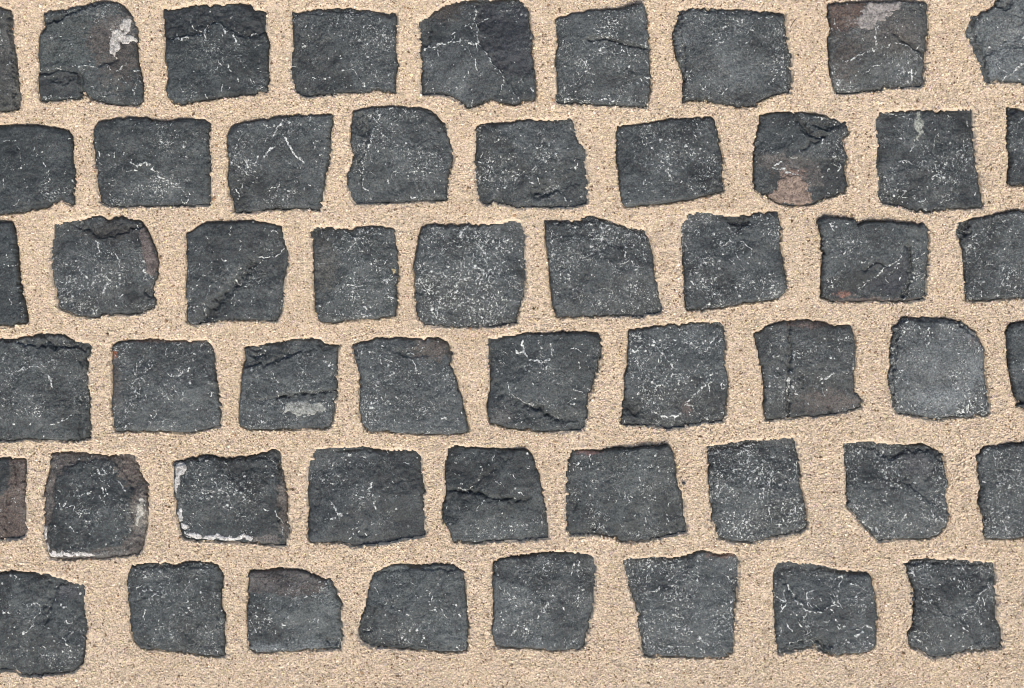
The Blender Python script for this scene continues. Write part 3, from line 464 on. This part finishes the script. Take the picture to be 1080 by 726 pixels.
def build_stone(i, st):
    ox, oy = st['o']
    poly = outline(st['pts'], ox, oy, i)
    lo = poly.min(0) - 22; hi = poly.max(0) + 22
    a0 = max(0, int((lo[0] - U0) / G)); a1 = min(NU, int((hi[0] - U0) / G) + 1)
    b0 = max(0, int((lo[1] - V0) / G)); b1 = min(NV, int((hi[1] - V0) / G) + 1)
    us = U0 + np.arange(a0, a1) * G; vs = V0 + np.arange(b0, b1) * G
    UU, VV = np.meshgrid(us, vs)
    ins = inside_grid(poly, us, vs)
    pf = poly.astype(np.float32)
    q = np.stack([UU.ravel(), VV.ravel()], 1).astype(np.float32)
    dist = np.empty(len(q), np.float32); near = np.empty(len(q), np.int64)
    for s in range(0, len(q), 8000):
        d2 = ((q[s:s + 8000, None, 0] - pf[None, :, 0]) ** 2 + (q[s:s + 8000, None, 1] - pf[None, :, 1]) ** 2)
        k = d2.argmin(1); near[s:s + 8000] = k; dist[s:s + 8000] = np.sqrt(d2[np.arange(len(k)), k])
    dist = dist.reshape(UU.shape); near = near.reshape(UU.shape)
    sd = np.where(ins, dist, -dist)
    SDF[b0:b1, a0:a1] = np.maximum(SDF[b0:b1, a0:a1], sd)
    # faces
    cell = ins[:-1, :-1] | ins[1:, :-1] | ins[:-1, 1:] | ins[1:, 1:]
    used = np.zeros(ins.shape, bool)
    used[:-1, :-1] |= cell; used[1:, :-1] |= cell; used[:-1, 1:] |= cell; used[1:, 1:] |= cell
    snap = used & ~ins
    X = UU.copy(); Y = VV.copy()
    X[snap] = poly[near[snap], 0]; Y[snap] = poly[near[snap], 1]
    d = np.where(ins, dist, 0.0)
    # ---- relief, mm
    r = np.random.default_rng(100 + i)
    cx, cy = poly.mean(0)
    x = (X - cx); y = (Y - cy)
    seed = i * 3 + 1
    h = np.full(X.shape, TOP + r.uniform(-.6, .8))
    tilt = r.uniform(-.028, .028, 2)
    h = h + (tilt[0] * x + tilt[1] * y)
    fac = np.full(X.shape, .9); ftone = np.ones(X.shape) * r.uniform(.95, 1.15)
    for k in range(4):                         # broken facets
        an = r.uniform(0, 2 * np.pi); sl = r.uniform(.06, .17); off = r.uniform(.4, 3.2)
        wob = fbm(X + 70 * k, Y, 22, 3, seed + k) * 7
        cand = off - sl * (np.cos(an) * x + np.sin(an) * y + wob)
        lowr = np.clip((fac - cand) / .5, 0, 1)
        ftone = ftone * (1 - lowr) + r.uniform(.50, 1.22) * lowr
        fac = np.minimum(fac, cand)
    h = h + np.minimum(fac, .9)
    h = h + fbm(X, Y, 26, 3, seed) * .95 + fbm(X, Y, 7, 3, seed + 5) * .50
    rid = 1 - np.abs(fbm(X, Y, 17, 3, seed + 9)) * 2.2
    h = h - np.clip(rid - .70, 0, 1) * 3.2 * np.clip(fbm(X, Y, 45, 2, seed + 12) + .2, 0, 1)
    # ---- colour masks
    base = np.array([.0328, .0368, .0360]) * st['b'] * np.array(st['tint'])
    tone = np.ones(X.shape + (3,)) * base * (ftone * (1 + .16 * fbm(X, Y, 30, 3, seed + 60)))[..., None]
    flk = np.full(X.shape, st['f'])
    vein = np.zeros(X.shape)
    wx = X + fbm(X, Y, 9, 3, seed + 20) * 2.4; wy = Y + fbm(X, Y, 9, 3, seed + 22) * 2.4
    ex = (wx - ox) * Z; ey = (wy - oy) * Z       # enlargement coordinates
    edge_n = fbm(X, Y, 6, 3, seed + 25)
    crusts = []

    def put(mask, c):
        nonlocal tone
        tone = tone * (1 - mask[..., None]) + .70 * np.array(c) * mask[..., None]
    for ft in st['ft']:
        t = ft[0]
        if t == 'V':
            dd, _ = poly_dist(ft[1], ex, ey)
            w = ft[2] * .62
            jit = 1 + .5 * fbm(X, Y, 3, 2, seed + 31)
            vein = np.maximum(vein, ft[3] * np.exp(-(dd / (w * np.clip(jit, .4, 1.7))) ** 2))
            vein = np.maximum(vein, ft[3] * .38 * np.exp(-(dd / (w * 3.2)) ** 2) * np.clip(edge_n * 2, 0, 1))
            h = h + .25 * np.exp(-(dd / (w * 1.5)) ** 2)
        elif t == 'K':
            dd, _ = poly_dist(ft[1], ex, ey)
            h = h - 1.5 * ft[2] * np.exp(-(dd / (ft[3] * np.clip(1 + edge_n * .4, .6, 1.6))) ** 2)
        elif t == 'L':
            dd, s = poly_dist(ft[1], ex + edge_n * 8, ey + edge_n * 8)
            sg = dd * s * ft[4]
            h = h - 1.6 * ft[2] * sstep(-2, 8, sg) * np.exp(-np.clip(sg, 0, None) / ft[3]) * (1 + .5 * edge_n)
        elif t == 'P':
            rr = np.hypot((ex - ft[1]) / ft[3], (ey - ft[2]) / ft[4]) + edge_n * .5 + fbm(X, Y, 2.6, 2, seed + 77) * (.15 + .5 * ft[6])
            mk = sstep(1 + ft[6] * .4, 1 - ft[6] * .7, rr)
            put(mk, ft[5]); flk = flk * (1 - .6 * mk)
        elif t == 'A':
            ip = in_poly(ft[1], ex + edge_n * 10, ey + edge_n * 10)
            dd, _ = poly_dist(list(ft[1]) + [ft[1][0]], ex + edge_n * 10, ey + edge_n * 10)
            mk = sstep(-5, 7, np.where(ip, dd, -dd))
            put(mk, ft[2]); flk = flk * (1 - .6 * mk)
        elif t == 'R':                           # everything outside this face is a rough lower rim
            ip = in_poly(ft[1], ex + edge_n * 7, ey + edge_n * 7)
            dd, _ = poly_dist(list(ft[1]) + [ft[1][0]], ex + edge_n * 7, ey + edge_n * 7)
            mk = sstep(-5, 4, np.where(ip, -dd, dd))
            put(mk, ft[2]); flk = flk * (1 - mk * .7)
            h = h - mk * (ft[3] + .9 * edge_n)
        elif t == 'F':
            rr = np.hypot((ex - ft[1]) / ft[3], (ey - ft[2]) / ft[4])
            flk = flk + .62 * ft[5] * np.exp(-rr ** 2 * .5) * np.clip(.75 + edge_n * 1.2, .1, 1.5)
        elif t == 'H':
            rr = np.hypot((ex - ft[1]) / ft[3], (ey - ft[2]) / ft[4]) + edge_n * .3
            h = h - 1.4 * ft[5] * sstep(1.1, .62, rr) * (1 + .5 * edge_n)
        elif t == 'M':
            f = np.full(X.shape, -99.0); thin = 9.0
            for (mx, my, rx, ry) in ft[1]:
                rr = np.hypot((ex - mx) / rx, (ey - my) / ry)
                f = np.maximum(f, (1 - rr) * min(rx, ry) / Z); thin = min(thin, min(rx, ry) / Z)
            am = min(1.0, .22 + thin / 9)
            f = f + (edge_n * 1.9 + fbm(X, Y, 2.4, 2, seed + 78) * 1.1) * am
            crusts.append((f, ft[2], ft[3] if len(ft) > 3 else 'mortar_crust'))
    # ---- natural short mineral scratches, clustered, every stone its own
    dens = np.where(used, np.clip(flk, 0, 2.2) * sstep(.5, 5, d), 0)
    dens = dens * np.clip(.35 + 1.6 * fbm(X, Y, 24, 3, seed + 90), .02, 2)
    cs = np.cumsum(dens.ravel()); ns = int(r.uniform(70, 130) * min(1.6, st['f'] + .15))
    pick = np.searchsorted(cs, r.random(ns) * cs[-1])
    main = r.uniform(0, np.pi); curl = r.uniform(.06, .4); lsc = r.uniform(2.5, 6.5); spread = r.uniform(.35, 1.2)
    for p in pick:
        py, px = divmod(int(p), X.shape[1]); fx, fy = float(px), float(py)
        an = main + r.normal(0, spread); ln = int(2 + r.exponential(lsc)); st_ = r.uniform(.3, .95); wd = r.uniform(.55, 1.15)
        for q_ in range(ln * 2):
            an += r.normal(0, curl); fx += .55 * np.cos(an); fy += .55 * np.sin(an)
            ix0, iy0 = int(fx), int(fy)
            if not (1 <= ix0 < X.shape[1] - 2 and 1 <= iy0 < X.shape[0] - 2):
                break
            for jy in (-1, 0, 1, 2):
                for jx in (-1, 0, 1, 2):
                    wv = st_ * math.exp(-((ix0 + jx - fx) ** 2 + (iy0 + jy - fy) ** 2) / (wd * wd))
                    if wv > vein[iy0 + jy, ix0 + jx]:
                        vein[iy0 + jy, ix0 + jx] = wv
    # ---- edge rounding, chips along the rim
    rad = 2.6 + 9.0 * np.clip(fbm(X, Y, 30, 2, seed + 40) + .12, 0, 1) ** 1.5 + 1.2 * fbm(X, Y, 6, 2, seed + 42)
    rad = np.clip(rad, 1.4, 11)
    tt = np.clip(d / rad, 0, 1)
    drop = EDGE_DROP * (1 - np.sqrt(np.clip(1 - (1 - tt) ** 2, 0, 1)))
    h = h - drop * (1 + .25 * edge_n * (tt < .98))
    h = np.clip(h, -4.0, None)
    bo = snap
    h[bo] = np.minimum(h[bo], -.3)
    # ---- vertices
    idx = np.full(X.shape, -1, np.int64)
    nv = int(used.sum()); idx[used] = np.arange(nv)
    loc = np.array([(cx - 540) * S, (363 - cy) * S, -DEPTH * MM])

    def world(Xa, Ya, ha):
        return np.stack([(Xa - 540) * S - loc[0], (363 - Ya) * S - loc[1], ha * MM - loc[2]], -1)
    top = world(X[used], Y[used], h[used])
    A = idx[:-1, :-1]; B = idx[1:, :-1]; C = idx[1:, 1:]; D = idx[:-1, 1:]
    quads = np.stack([A, B, C, D], -1)[cell]
    # boundary edges -> flank and underside
    e = np.concatenate([quads[:, [0, 1]], quads[:, [1, 2]], quads[:, [2, 3]], quads[:, [3, 0]]])
    key = np.sort(e, 1); kk = key[:, 0] * (nv + 1) + key[:, 1]
    u, inv, cnt = np.unique(kk, return_inverse=True, return_counts=True)
    be = e[cnt[inv] == 1]
    bv = np.unique(be)
    taper = top[bv].copy()
    low = taper * np.array([.90, .90, 0]); mid = taper * np.array([.985, .985, 1]); mid[:, 2] = DEPTH * MM - 9 * MM
    pos = np.full(nv, -1); pos[bv] = np.arange(len(bv))
    m0 = nv; l0 = nv + len(bv); c0 = l0 + len(bv)
    verts = np.concatenate([top, mid, low, [[0, 0, 0]]])
    fa = np.stack([be[:, 1], be[:, 0], m0 + pos[be[:, 0]], m0 + pos[be[:, 1]]], 1)
    fb = np.stack([m0 + pos[be[:, 1]], m0 + pos[be[:, 0]], l0 + pos[be[:, 0]], l0 + pos[be[:, 1]]], 1)
    fc = np.stack([l0 + pos[be[:, 1]], l0 + pos[be[:, 0]], np.full(len(be), c0)], 1)
    tn = np.concatenate([tone[used], np.ones((2 * len(bv) + 1, 3)) * base])
    mk = np.zeros((len(verts), 3)); mk[:nv, 0] = flk[used]; mk[:nv, 1] = vein[used]
    mk[nv:, 0] = st['f']
    me = mesh_from('cobblestone', verts, np.concatenate([quads, fa, fb]), fc, BASALT, True, {'tone': tn, 'marks': mk})
    ob = bpy.data.objects.new('cobblestone', me); ob.location = loc; COL.objects.link(ob)
    ob['label'] = st['lab']; ob['category'] = 'cobblestone'; ob['group'] = 'cobblestones laid in rows in sand'
    # ---- mortar left on the stone: a part of its own
    for f, col, pname in crusts:
        f = np.where(used & (d > .3), f, -1)
        on = f > 0
        cl = (on[:-1, :-1] | on[1:, :-1] | on[:-1, 1:] | on[1:, 1:]) & cell
        us_ = np.zeros(on.shape, bool)
        us_[:-1, :-1] |= cl; us_[1:, :-1] |= cl; us_[:-1, 1:] |= cl; us_[1:, 1:] |= cl
        ix = np.full(on.shape, -1); n2 = int(us_.sum()); ix[us_] = np.arange(n2)
        hh = h + np.where(on, np.minimum(f * .8, .75) + .25 * edge_n, -.5)
        vt = world(X[us_], Y[us_], hh[us_])
        qd = np.stack([ix[:-1, :-1], ix[1:, :-1], ix[1:, 1:], ix[:-1, 1:]], -1)[cl]
        par = np.arange(n2)                     # connected pieces, each its own part
        while True:
            mn = par[qd].min(1); new = par.copy()
            for k in range(4):
                np.minimum.at(new, qd[:, k], mn)
            new = new[new]
            if (new == par).all():
                break
            par = new
        for root in np.unique(par[qd[:, 0]]):
            sel = qd[par[qd[:, 0]] == root]
            if len(sel) < 14:
                continue
            vid = np.unique(sel); re = np.full(n2, -1); re[vid] = np.arange(len(vid)); k2 = len(vid)
            q1 = re[sel]; va_ = vt[vid]; vb = va_.copy(); vb[:, 2] -= 1.2 * MM
            e = np.concatenate([q1[:, [0, 1]], q1[:, [1, 2]], q1[:, [2, 3]], q1[:, [3, 0]]])
            key = np.sort(e, 1); kk = key[:, 0] * (k2 + 1) + key[:, 1]
            _, inv, cnt = np.unique(kk, return_inverse=True, return_counts=True)
            b2 = e[cnt[inv] == 1]
            sd_ = np.stack([b2[:, 1], b2[:, 0], b2[:, 0] + k2, b2[:, 1] + k2], 1)
            cm = mesh_from(pname, np.concatenate([va_, vb]), np.concatenate([q1, q1[:, ::-1] + k2, sd_]), [], crust_material(col))
            co = bpy.data.objects.new(pname, cm); COL.objects.link(co); co.parent = ob
    return ob


for i, st in enumerate(STONES):
    build_stone(i, st)

# ------------------------------------------------------------------ ground: sand sheet with its grains


def sand_height(u, v, sd):
    """mm; u, v photo pixels, sd distance to stone (negative outside)"""
    o = np.clip(-sd, 0, None)
    z = fbm(u, v, 60, 3, 3) * .6 + fbm(u, v, 14, 2, 8) * .3
    gap = np.clip(.55 + perlin(u / 22, v / 22, 33), 0, 1)      # how far the sand has pulled away from the stone
    z = z - (1.2 + 3.2 * gap) * np.exp(-(o / 1.15) ** 2)
    return z


def build_ground():
    st = 2
    ui = np.arange(0, NU, st); vi = np.arange(0, NV, st)
    inner_u = U0 + ui * G; inner_v = V0 + vi * G
    far = np.geomspace(4, 46000, 26)
    xs = np.concatenate([inner_u[0] - far[::-1], inner_u, inner_u[-1] + far])
    ys = np.concatenate([inner_v[0] - far[::-1], inner_v, inner_v[-1] + far])
    UU, VV = np.meshgrid(xs, ys)
    sd = np.full(UU.shape, -60.0)
    k = len(far)
    sd[k:k + len(vi), k:k + len(ui)] = SDF[np.ix_(vi, ui)]
    z = sand_height(UU, VV, sd) - .35
    z = np.where(sd > .8, -7.0, z)
    nv = UU.size
    verts = np.stack([(UU - 540) * S, (363 - VV) * S, z * MM], -1).reshape(-1, 3)
    idx = np.arange(nv).reshape(UU.shape)
    quads = np.stack([idx[:-1, :-1], idx[1:, :-1], idx[1:, 1:], idx[:-1, 1:]], -1).reshape(-1, 4)
    base = np.array(SAND_C) * .92
    tone = np.ones((nv, 3)) * base
    # grains
    n = 690000
    g = np.random.default_rng(5)
    u = g.uniform(-128, 1208, n); v = g.uniform(-68, 808, n)
    iu = np.clip(((u - U0) / G), 0, NU - 1.001); iv = np.clip(((v - V0) / G), 0, NV - 1.001)
    sdg = SDF[iv.round().astype(int), iu.round().astype(int)]
    keep = (sdg < -.55) & (g.random(n) < np.where(sdg > -1.6, .35, 1))
    u, v, sdg = u[keep], v[keep], sdg[keep]
    m = len(u)
    rad = np.clip(np.exp(g.normal(math.log(.80), .28, m)), .42, 2.0)
    zz = sand_height(u, v, sdg) + g.uniform(-.45, .50, m)
    oc = np.array([[1, 0, 0], [0, 1, 0], [-1, 0, 0], [0, -1, 0], [0, 0, 1], [0, 0, -1]], float)
    tri = np.array([[0, 1, 4], [1, 2, 4], [2, 3, 4], [3, 0, 4], [1, 0, 5], [2, 1, 5], [3, 2, 5], [0, 3, 5]])
    P = oc[None] * (1 + g.uniform(-.3, .3, (m, 6, 1))) + g.uniform(-.16, .16, (m, 6, 3))
    P = P * g.uniform(.72, 1.3, (m, 1, 3)) * rad[:, None, None]
    qn = g.normal(size=(m, 4)); qn /= np.linalg.norm(qn, axis=1)[:, None]
    w, a, b, c = qn.T
    R = np.stack([1 - 2 * (b * b + c * c), 2 * (a * b - w * c), 2 * (a * c + w * b), 2 * (a * b + w * c), 1 - 2 * (a * a + c * c), 2 * (b * c - w * a),
                  2 * (a * c - w * b), 2 * (b * c + w * a), 1 - 2 * (a * a + b * b)], -1).reshape(m, 3, 3)
    P = np.einsum('mij,mkj->mki', R, P) * S
    P[..., 0] += ((u - 540) * S)[:, None]; P[..., 1] += ((363 - v) * S)[:, None]; P[..., 2] += (zz * MM)[:, None]
    br = np.clip(g.normal(1.0, .19, m), .5, 1.4)
    ct = np.array(SAND_C)[None] * br[:, None]
    hue = fbm(u, v, 75, 3, 50)
    ct = ct * (1 + np.stack([hue * 0, -.022 * hue, -.05 * hue], -1)) * (1 + .025 * fbm(u, v, 30, 2, 55))[:, None]
    ct = ct * (1 + np.stack([np.zeros(m), g.normal(0, .035, m), g.normal(0, .09, m)], -1))
    k = g.random(m)
    ct[k < .07] = np.array([.20, .125, .07]) * g.uniform(.5, 1.6, ((k < .07).sum(), 1))
    pale = (k > .93)
    ct[pale] = np.array([.70, .60, .46]) * g.uniform(.85, 1.1, (pale.sum(), 1))
    ct = np.clip(ct, .01, .85)
    gv = P.reshape(-1, 3); gt = (tri[None] + (np.arange(m) * 6)[:, None, None]).reshape(-1, 3) + nv
    me = mesh_from('ground', np.concatenate([verts, gv]), quads, gt, SAND, False,
                   {'tone': np.concatenate([tone, np.repeat(ct, 6, 0)])})
    ob = bpy.data.objects.new('ground', me); COL.objects.link(ob)
    ob['kind'] = 'structure'; ob['label'] = 'coarse beige sand filling the joints between the cobblestones'; ob['category'] = 'sand'
    return ob


SAND_C = (.535, .429, .308)
build_ground()

# ------------------------------------------------------------------ loose bits lying on the sand


def plain(name, col):
    m, nt, bs = new_mat(name); n = N(nt)
    tc = nt.nodes.new('ShaderNodeTexCoord')
    a = n.ramp(n.noise(tc.outputs['Object'], 700, 3), .3, .7)
    nt.links.new(n.mix(a, tuple(x * .6 for x in col), tuple(x * 1.4 for x in col)), bs.inputs['Base Color'])
    bs.inputs['Roughness'].default_value = .8
    return m


def crumb(u, v, r, flat, mat, name, lab, cat, group=None, seed=0):
    g = np.random.default_rng(900 + seed)
    th = np.linspace(0, 2 * np.pi, 11)[:-1]; vs = [[0, 0, 1]]; rings = [.45, .85, 1.0, .8]
    zs = [.85, .45, -.1, -.7]
    for rr, z in zip(rings, zs):
        for t in th:
            k = rr * g.uniform(.8, 1.15); vs.append([k * math.cos(t), k * math.sin(t), z * g.uniform(.85, 1.1)])
    vs.append([0, 0, -.9]); vs = np.array(vs) * r * S * np.array([1, flat, .6])
    q = []; t3 = []
    for k in range(10):
        t3.append([0, 1 + k, 1 + (k + 1) % 10])
        for L in range(3):
            a = 1 + L * 10
            q.append([a + k, a + 10 + k, a + 10 + (k + 1) % 10, a + (k + 1) % 10])
        t3.append([41, 31 + (k + 1) % 10, 31 + k])
    me = mesh_from(name, vs, np.array(q), np.array(t3), mat, False)
    ob = bpy.data.objects.new(name, me); COL.objects.link(ob)
    ob.location = ((u - 540) * S, (363 - v) * S, .0012); ob.rotation_euler.z = g.uniform(0, 6)
    ob['label'] = lab; ob['category'] = cat
    if group: ob['group'] = group
    return ob


CHIP = plain('basalt_chip', (.035, .037, .038))
crumb(721, 510, 2.2, .8, CHIP, 'pebble', 'tiny black pebble on sand between two cobblestones of the fifth row', 'pebble', None, 1)
for k, (uu, vv, rr) in enumerate([(961.5, 626, 1.8), (963, 632, 2.2), (960.5, 637, 1.5)]):
    crumb(uu, vv, rr, .8, CHIP, 'stone_crumb', 'black crumb beside crumbling left side of the rightmost bottom-row cobblestone', 'stone crumb', 'crumbs beside the crumbling cobblestone', 10 + k)


def twig(u0, v0, u1, v1, lab):
    n = 7; ring = 6; vs = []; q = []
    p0 = np.array([u0, v0]); p1 = np.array([u1, v1]); d = (p1 - p0); nn = np.array([-d[1], d[0]]) / np.hypot(*d)
    for i in range(n):
        t = i / (n - 1)
        c = p0 + d * t + nn * .5 * math.sin(t * 3.1)
        r = .55 * (1 - .45 * t) if 0 < i < n - 1 else .12
        for k in range(ring):
            a = 2 * math.pi * k / ring
            cc = c + nn * r * math.cos(a)
            vs.append([(cc[0] - (u0 + u1) / 2) * S, ((v0 + v1) / 2 - cc[1]) * S, r * S * math.sin(a)])
    for i in range(n - 1):
        for k in range(ring):
            a = i * ring
            q.append([a + k, a + (k + 1) % ring, a + ring + (k + 1) % ring, a + ring + k])
    me = mesh_from('twig', np.array(vs), np.array(q), [], plain('twig_bark', (.05, .035, .022)))
    ob = bpy.data.objects.new('twig', me); COL.objects.link(ob)
    ob.location = (((u0 + u1) / 2 - 540) * S, (363 - (v0 + v1) / 2) * S, .0022)
    ob['label'] = lab; ob['category'] = 'twig'


twig(839.5, 20, 833, 30, 'short thin dark twig on the sand right of the pale speckled cobblestone')

# ------------------------------------------------------------------ light, camera
SUN_EL, SUN_AZ = math.radians(52), math.radians(168)      # azimuth clockwise from +Y (photo up); light comes from below the photo
w = bpy.data.worlds.new('World'); scene.world = w; w.use_nodes = True
nt = w.node_tree
sky = nt.nodes.new('ShaderNodeTexSky'); sky.sky_type = 'NISHITA'; sky.sun_disc = False
sky.sun_elevation = SUN_EL; sky.sun_rotation = SUN_AZ
sky.air_density = 1.0; sky.dust_density = 3.0; sky.ozone_density = 1.0
bg = nt.nodes['Background']; bg.inputs[1].default_value = .075
nt.links.new(sky.outputs[0], bg.inputs[0])
sl = bpy.data.lights.new('sun', 'SUN'); sl.energy = 1.5; sl.angle = math.radians(15); sl.color = (1, .95, .88)
so = bpy.data.objects.new('sun', sl); COL.objects.link(so)
dirv = (math.sin(SUN_AZ) * math.cos(SUN_EL), math.cos(SUN_AZ) * math.cos(SUN_EL), math.sin(SUN_EL))
import mathutils
so.rotation_euler = mathutils.Vector(dirv).to_track_quat('Z', 'Y').to_euler()
so.location = (0, 0, 5)

cam = bpy.data.cameras.new('camera'); co = bpy.data.objects.new('camera', cam); COL.objects.link(co)
H = 1.6
cam.sensor_width = 36; cam.sensor_fit = 'HORIZONTAL'; cam.lens = 36 * H / (1080 * S)
cam.clip_start = .05; cam.clip_end = 200
co.location = (0, 0, H + .001)
scene.camera = co
scene.cycles.filter_width = .95
vs = scene.view_settings
vs.view_transform = 'Standard'; vs.look = 'None'; vs.exposure = 1.45; vs.gamma = 1; vs.use_curve_mapping = False
